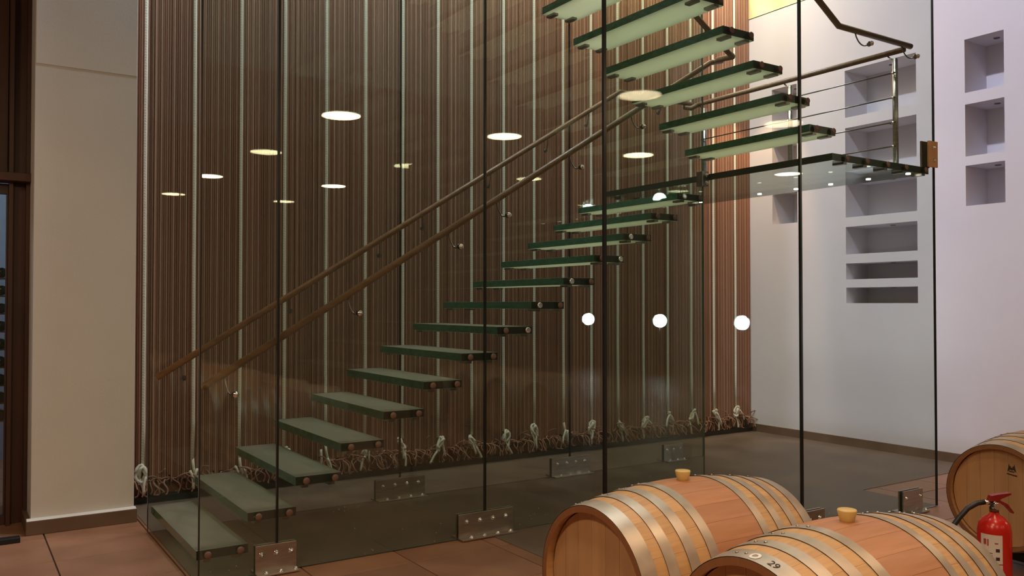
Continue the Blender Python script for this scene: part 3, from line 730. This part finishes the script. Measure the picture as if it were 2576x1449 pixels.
# cooper's crest: small dark stamp with two peaks above a bar, printed on the head
def crest(parent, yc, zc, s):
    x = -(BL / 2 - 0.0375) - 0.0008
    polys = [[(-.5, -.45), (-.38, .1), (-.3, .5), (-.2, .2), (-.08, .28), (-.12, -.12)], [(.5, -.45), (.38, .1), (.3, .5), (.2, .2), (.08, .28), (.12, -.12)],
             [(-.2, -.1), (0, .12), (.2, -.1), (0, -.28)], [(-.55, -.6), (.6, -.75), (.58, -.9), (-.57, -.72)], [(-.3, -.3), (.3, -.35), (.3, -.48), (-.3, -.42)]]
    m = MB()
    for p in polys:
        n = len(m.v); m.v += [(x, yc - u * s, zc + w * s) for u, w in p]; m.face(list(range(n, n + len(p))))
    child('head_stamp', m.mesh('head_stamp', 'ink'), parent)
crest(b4, -0.06, 0.175, 0.05); crest(b2, -0.02, 0.205, 0.05)
# racks
def rack(label, x, ys_, zb):
    t = thing('barrel_rack', label, 'barrel rack', (x, ys_[0], 0))
    y0, y1 = min(ys_) - 0.42, max(ys_) + 0.42
    zt = zb - BR_ + 0.02
    for dx in (-0.25, 0.25):
        m = MB().box((x + dx - 0.025, y0, zt - 0.06 if zt > 0.07 else 0.0), (x + dx + 0.025, y1, max(zt - 0.02, 0.03))); m.build('beam', 'rack', t)
    for yy in ys_:
        for dx in (-0.25, 0.25):
            m = MB(); n = 10; r = brad(dx) + 0.003
            for q in range(n):
                a0_, a1_ = [-0.62 + 1.24 * (q + k) / n for k in (0, 1)]
                i0 = len(m.v)
                for a_ in (a0_, a1_):
                    for rr in (r, r + 0.012):
                        for ddx in (-0.022, 0.022): m.v.append((x + dx + ddx, yy + rr * math.sin(a_), zb - rr * math.cos(a_)))
                for f in ((0, 1, 5, 4), (2, 6, 7, 3), (0, 4, 6, 2), (1, 3, 7, 5)): m.face([i0 + v_ for v_ in f])
            m.build('cradle', 'rack', t)
    if zt > 0.1:
        for yy in (y0 + 0.03, y1 - 0.03):
            for dx in (-0.25, 0.25): MB().box((x + dx - 0.025, yy - 0.025, 0), (x + dx + 0.025, yy + 0.025, zt - 0.06)).build('foot', 'rack', t)
rack('black steel rack under the two front barrels', 2.43, [2.475, 1.715, 0.955, 0.195, -0.565], 0.50)
rack('black steel rack under the crested barrel', 5.51, [2.58, 1.82, 1.06, 0.30], 0.435)

# ------------------------------------------------------------------ fire extinguisher
ex, ey = 4.28, 2.21
t = thing('fire_extinguisher', 'red fire extinguisher with black hose standing between barrels', 'extinguisher', (ex, ey, 0))
MB().lathe([(0.0, 0.0), (0.070, 0.0), (0.076, 0.012), (0.076, 0.44), (0.070, 0.475), (0.050, 0.503), (0.024, 0.520), (0.020, 0.535), (0.0, 0.535)], (ex, ey, 0), 'z', 32).build('cylinder', 'red', t)
v = MB().lathe([(0.021, 0.53), (0.021, 0.555), (0.016, 0.56), (0.016, 0.585), (0.0, 0.585)], (ex, ey, 0), 'z', 18)
v = v.build('valve', 'steel_dark', t)
cr = Vector((math.cos(YAW), -math.sin(YAW), 0))       # along the extinguisher's handle: points right as seen
def exq(u, z, w=0.0):
    d2 = Vector((math.sin(YAW), math.cos(YAW), 0)); p = Vector((ex, ey, 0)) + cr * u + d2 * w; return (p.x, p.y, z)
def plate(name, prof, w, mat, parent):
    m = MB(); n = len(prof)
    for ww in (-w / 2, w / 2): m.v += [exq(u, z, ww) for u, z in prof]
    m.face(list(range(n))[::-1]); m.face(list(range(n, 2 * n)))
    for q in range(n): m.face([q, (q + 1) % n, n + (q + 1) % n, n + q])
    return m.build(name, mat, parent)
plate('squeeze_lever', [(-0.03, 0.585), (-0.02, 0.612), (0.01, 0.618), (0.075, 0.626), (0.078, 0.618), (0.03, 0.598), (0.015, 0.585)], 0.03, 'dark_red', t)
plate('carry_handle', [(0.0, 0.575), (0.02, 0.58), (0.055, 0.558), (0.085, 0.525), (0.092, 0.53), (0.06, 0.572), (0.02, 0.592), (0.0, 0.59)], 0.026, 'dark_red', t)
MB().cyl(exq(0.0, 0.565, -0.016), exq(0.0, 0.565, -0.034), 0.017, 16).build('pressure_gauge', 'chrome', t)
MB().cyl(exq(-0.016, 0.575), exq(-0.05, 0.580), 0.011, 12).build('hose_fitting', 'chrome', t)
h = MB().tube([exq(-0.045, 0.580), exq(-0.085, 0.573), exq(-0.13, 0.548), exq(-0.17, 0.505), exq(-0.20, 0.465), exq(-0.215, 0.45)], 0.0125, 12)
h = h.build('hose', 'black', t)
MB().tube([exq(-0.205, 0.462), exq(-0.225, 0.442), exq(-0.245, 0.418), exq(-0.27, 0.392)], [0.018, 0.015, 0.016, 0.019], 12).build('nozzle', 'black', h)
# label: paper patch curved round the cylinder with printed marks
def patch(u0, u1, z0, z1, r, name, mat, parent):
    m = MB(); n = 10; base = math.atan2(-1, 0)
    for q in range(n + 1):
        a = u0 + (u1 - u0) * q / n
        for z in (z0, z1):
            p = exq(r * math.sin(a), z, -r * math.cos(a)); m.v.append(p)
    for q in range(n): m.face([2 * q, 2 * q + 2, 2 * q + 3, 2 * q + 1])
    return m.build(name, mat, parent)
lb = patch(-1.35, -0.05, 0.165, 0.435, 0.0766, 'label', 'paper', t)
patch(-1.15, -0.98, 0.385, 0.412, 0.0770, 'label_print', 'ink_red', lb); patch(-0.92, -0.84, 0.38, 0.412, 0.0770, 'label_print', 'ink_red', lb); patch(-0.5, -0.3, 0.392, 0.398, 0.0770, 'label_print', 'ink_red', lb)
patch(-1.35, -0.05, 0.293, 0.298, 0.0770, 'label_print', 'ink_red', lb); patch(-1.15, -0.55, 0.245, 0.256, 0.0770, 'label_print', 'ink_red', lb)
for (u, z) in ((-0.33, 0.362), (-0.33, 0.322), (-0.28, 0.186)):
    patch(u - 0.11, u + 0.11, z - 0.008, z + 0.008, 0.0771, 'label_print', 'ink', lb)
for z in (0.345, 0.335, 0.325, 0.272, 0.228, 0.218, 0.208): patch(-1.15, -0.62, z, z + 0.003, 0.0771, 'label_print', 'ink', lb)

# ------------------------------------------------------------------ lamps of the hall (seen mirrored in the glass; a few added unseen)
def downlight(x, y, label, mat='lamp', power=0):
    t = thing('ceiling_downlight', label, 'ceiling light', (x, y, 3.57), 'round downlights in the hall ceiling')
    MB().lathe([(0.20, 0.0), (0.245, -0.004), (0.245, -0.012), (0.205, -0.012), (0.20, 0.0)], (x, y, 3.57), 'z', 36, closed=True).build('rim', 'lamp_bowl', t)
    MB().lathe([(0.0, -0.005), (0.205, -0.005), (0.205, -0.001)], (x, y, 3.57), 'z', 36).build('diffuser', mat, t)
    if power:
        d = bpy.data.lights.new('downlight_beam', 'AREA'); d.shape = 'DISK'; d.size = 0.40; d.energy = power; d.color = (1.0, 0.71, 0.44)
        o = bpy.data.objects.new('downlight_beam', d); COL.objects.link(o); o.parent = t; o.location = (0, 0, -0.02)
for x, y, l in [(3.44, 1.25, 'round downlight mirrored largest, left of the handrails'), (5.5, 1.26, 'round downlight mirrored above the middle of the handrails'),
                (7.7, 1.17, 'round downlight mirrored under the upper treads'), (3.35, -3.95, 'round downlight in the second row, mirrored farthest left'),
                (5.4, -3.95, 'round downlight in the second row, mirrored small beside the handrail')]:
    downlight(x, y, l, power=15)
for x, y, l in [(1.2, 1.25, 'round downlight outside the picture, above the front barrels'), (-0.9, 1.25, 'round downlight outside the picture, left of the camera'),
                (1.2, -1.35, 'round downlight outside the picture, behind the camera')]:
    downlight(x, y, l, power=70 if x < 0 else 30)  # extra lamps added outside the mirrored view to light the barrels
downlight(10.8, -1.25, 'round downlight mirrored over the glass landing', 'lamp_strong')
# work lamp on a tripod: the bluish glare in the glass
fx, fy, fz = 13.4, -4.5, 1.17
t = thing('work_lamp', 'bluish floodlight on a tripod, glaring in the glass', 'floodlight', (fx, fy, 0))
dv = Vector((-0.62, 0.78, 0)).normalized(); sv = Vector((dv.y, -dv.x, 0)); c0 = Vector((fx, fy, fz))
def quadbox(c, hw, hh, d0, d1):
    m = MB()
    for d in (d0, d1):
        for a, b in ((-1, -1), (1, -1), (1, 1), (-1, 1)):
            p = c + sv * hw * a + dv * d; m.v.append((p.x, p.y, p.z + hh * b))
    for f in ((0, 1, 2, 3), (4, 7, 6, 5), (0, 4, 5, 1), (1, 5, 6, 2), (2, 6, 7, 3), (3, 7, 4, 0)): m.face(list(f))
    return m
quadbox(c0, 0.18, 0.17, -0.10, 0.0).build('housing', 'black', t); MB().tube([c0 + dv * 0.001, c0 + dv * 0.010], 0.15, 24).build('lens', 'flood', t)
MB().cyl((fx, fy, 0.45), (fx, fy, 1.04), 0.014).build('pole', 'steel', t)
for k in range(3):
    a = k * 2.094 + 0.3; MB().cyl((fx, fy, 0.5), (fx + 0.4 * math.cos(a), fy + 0.4 * math.sin(a), 0.012), 0.011).build('leg', 'steel', t)
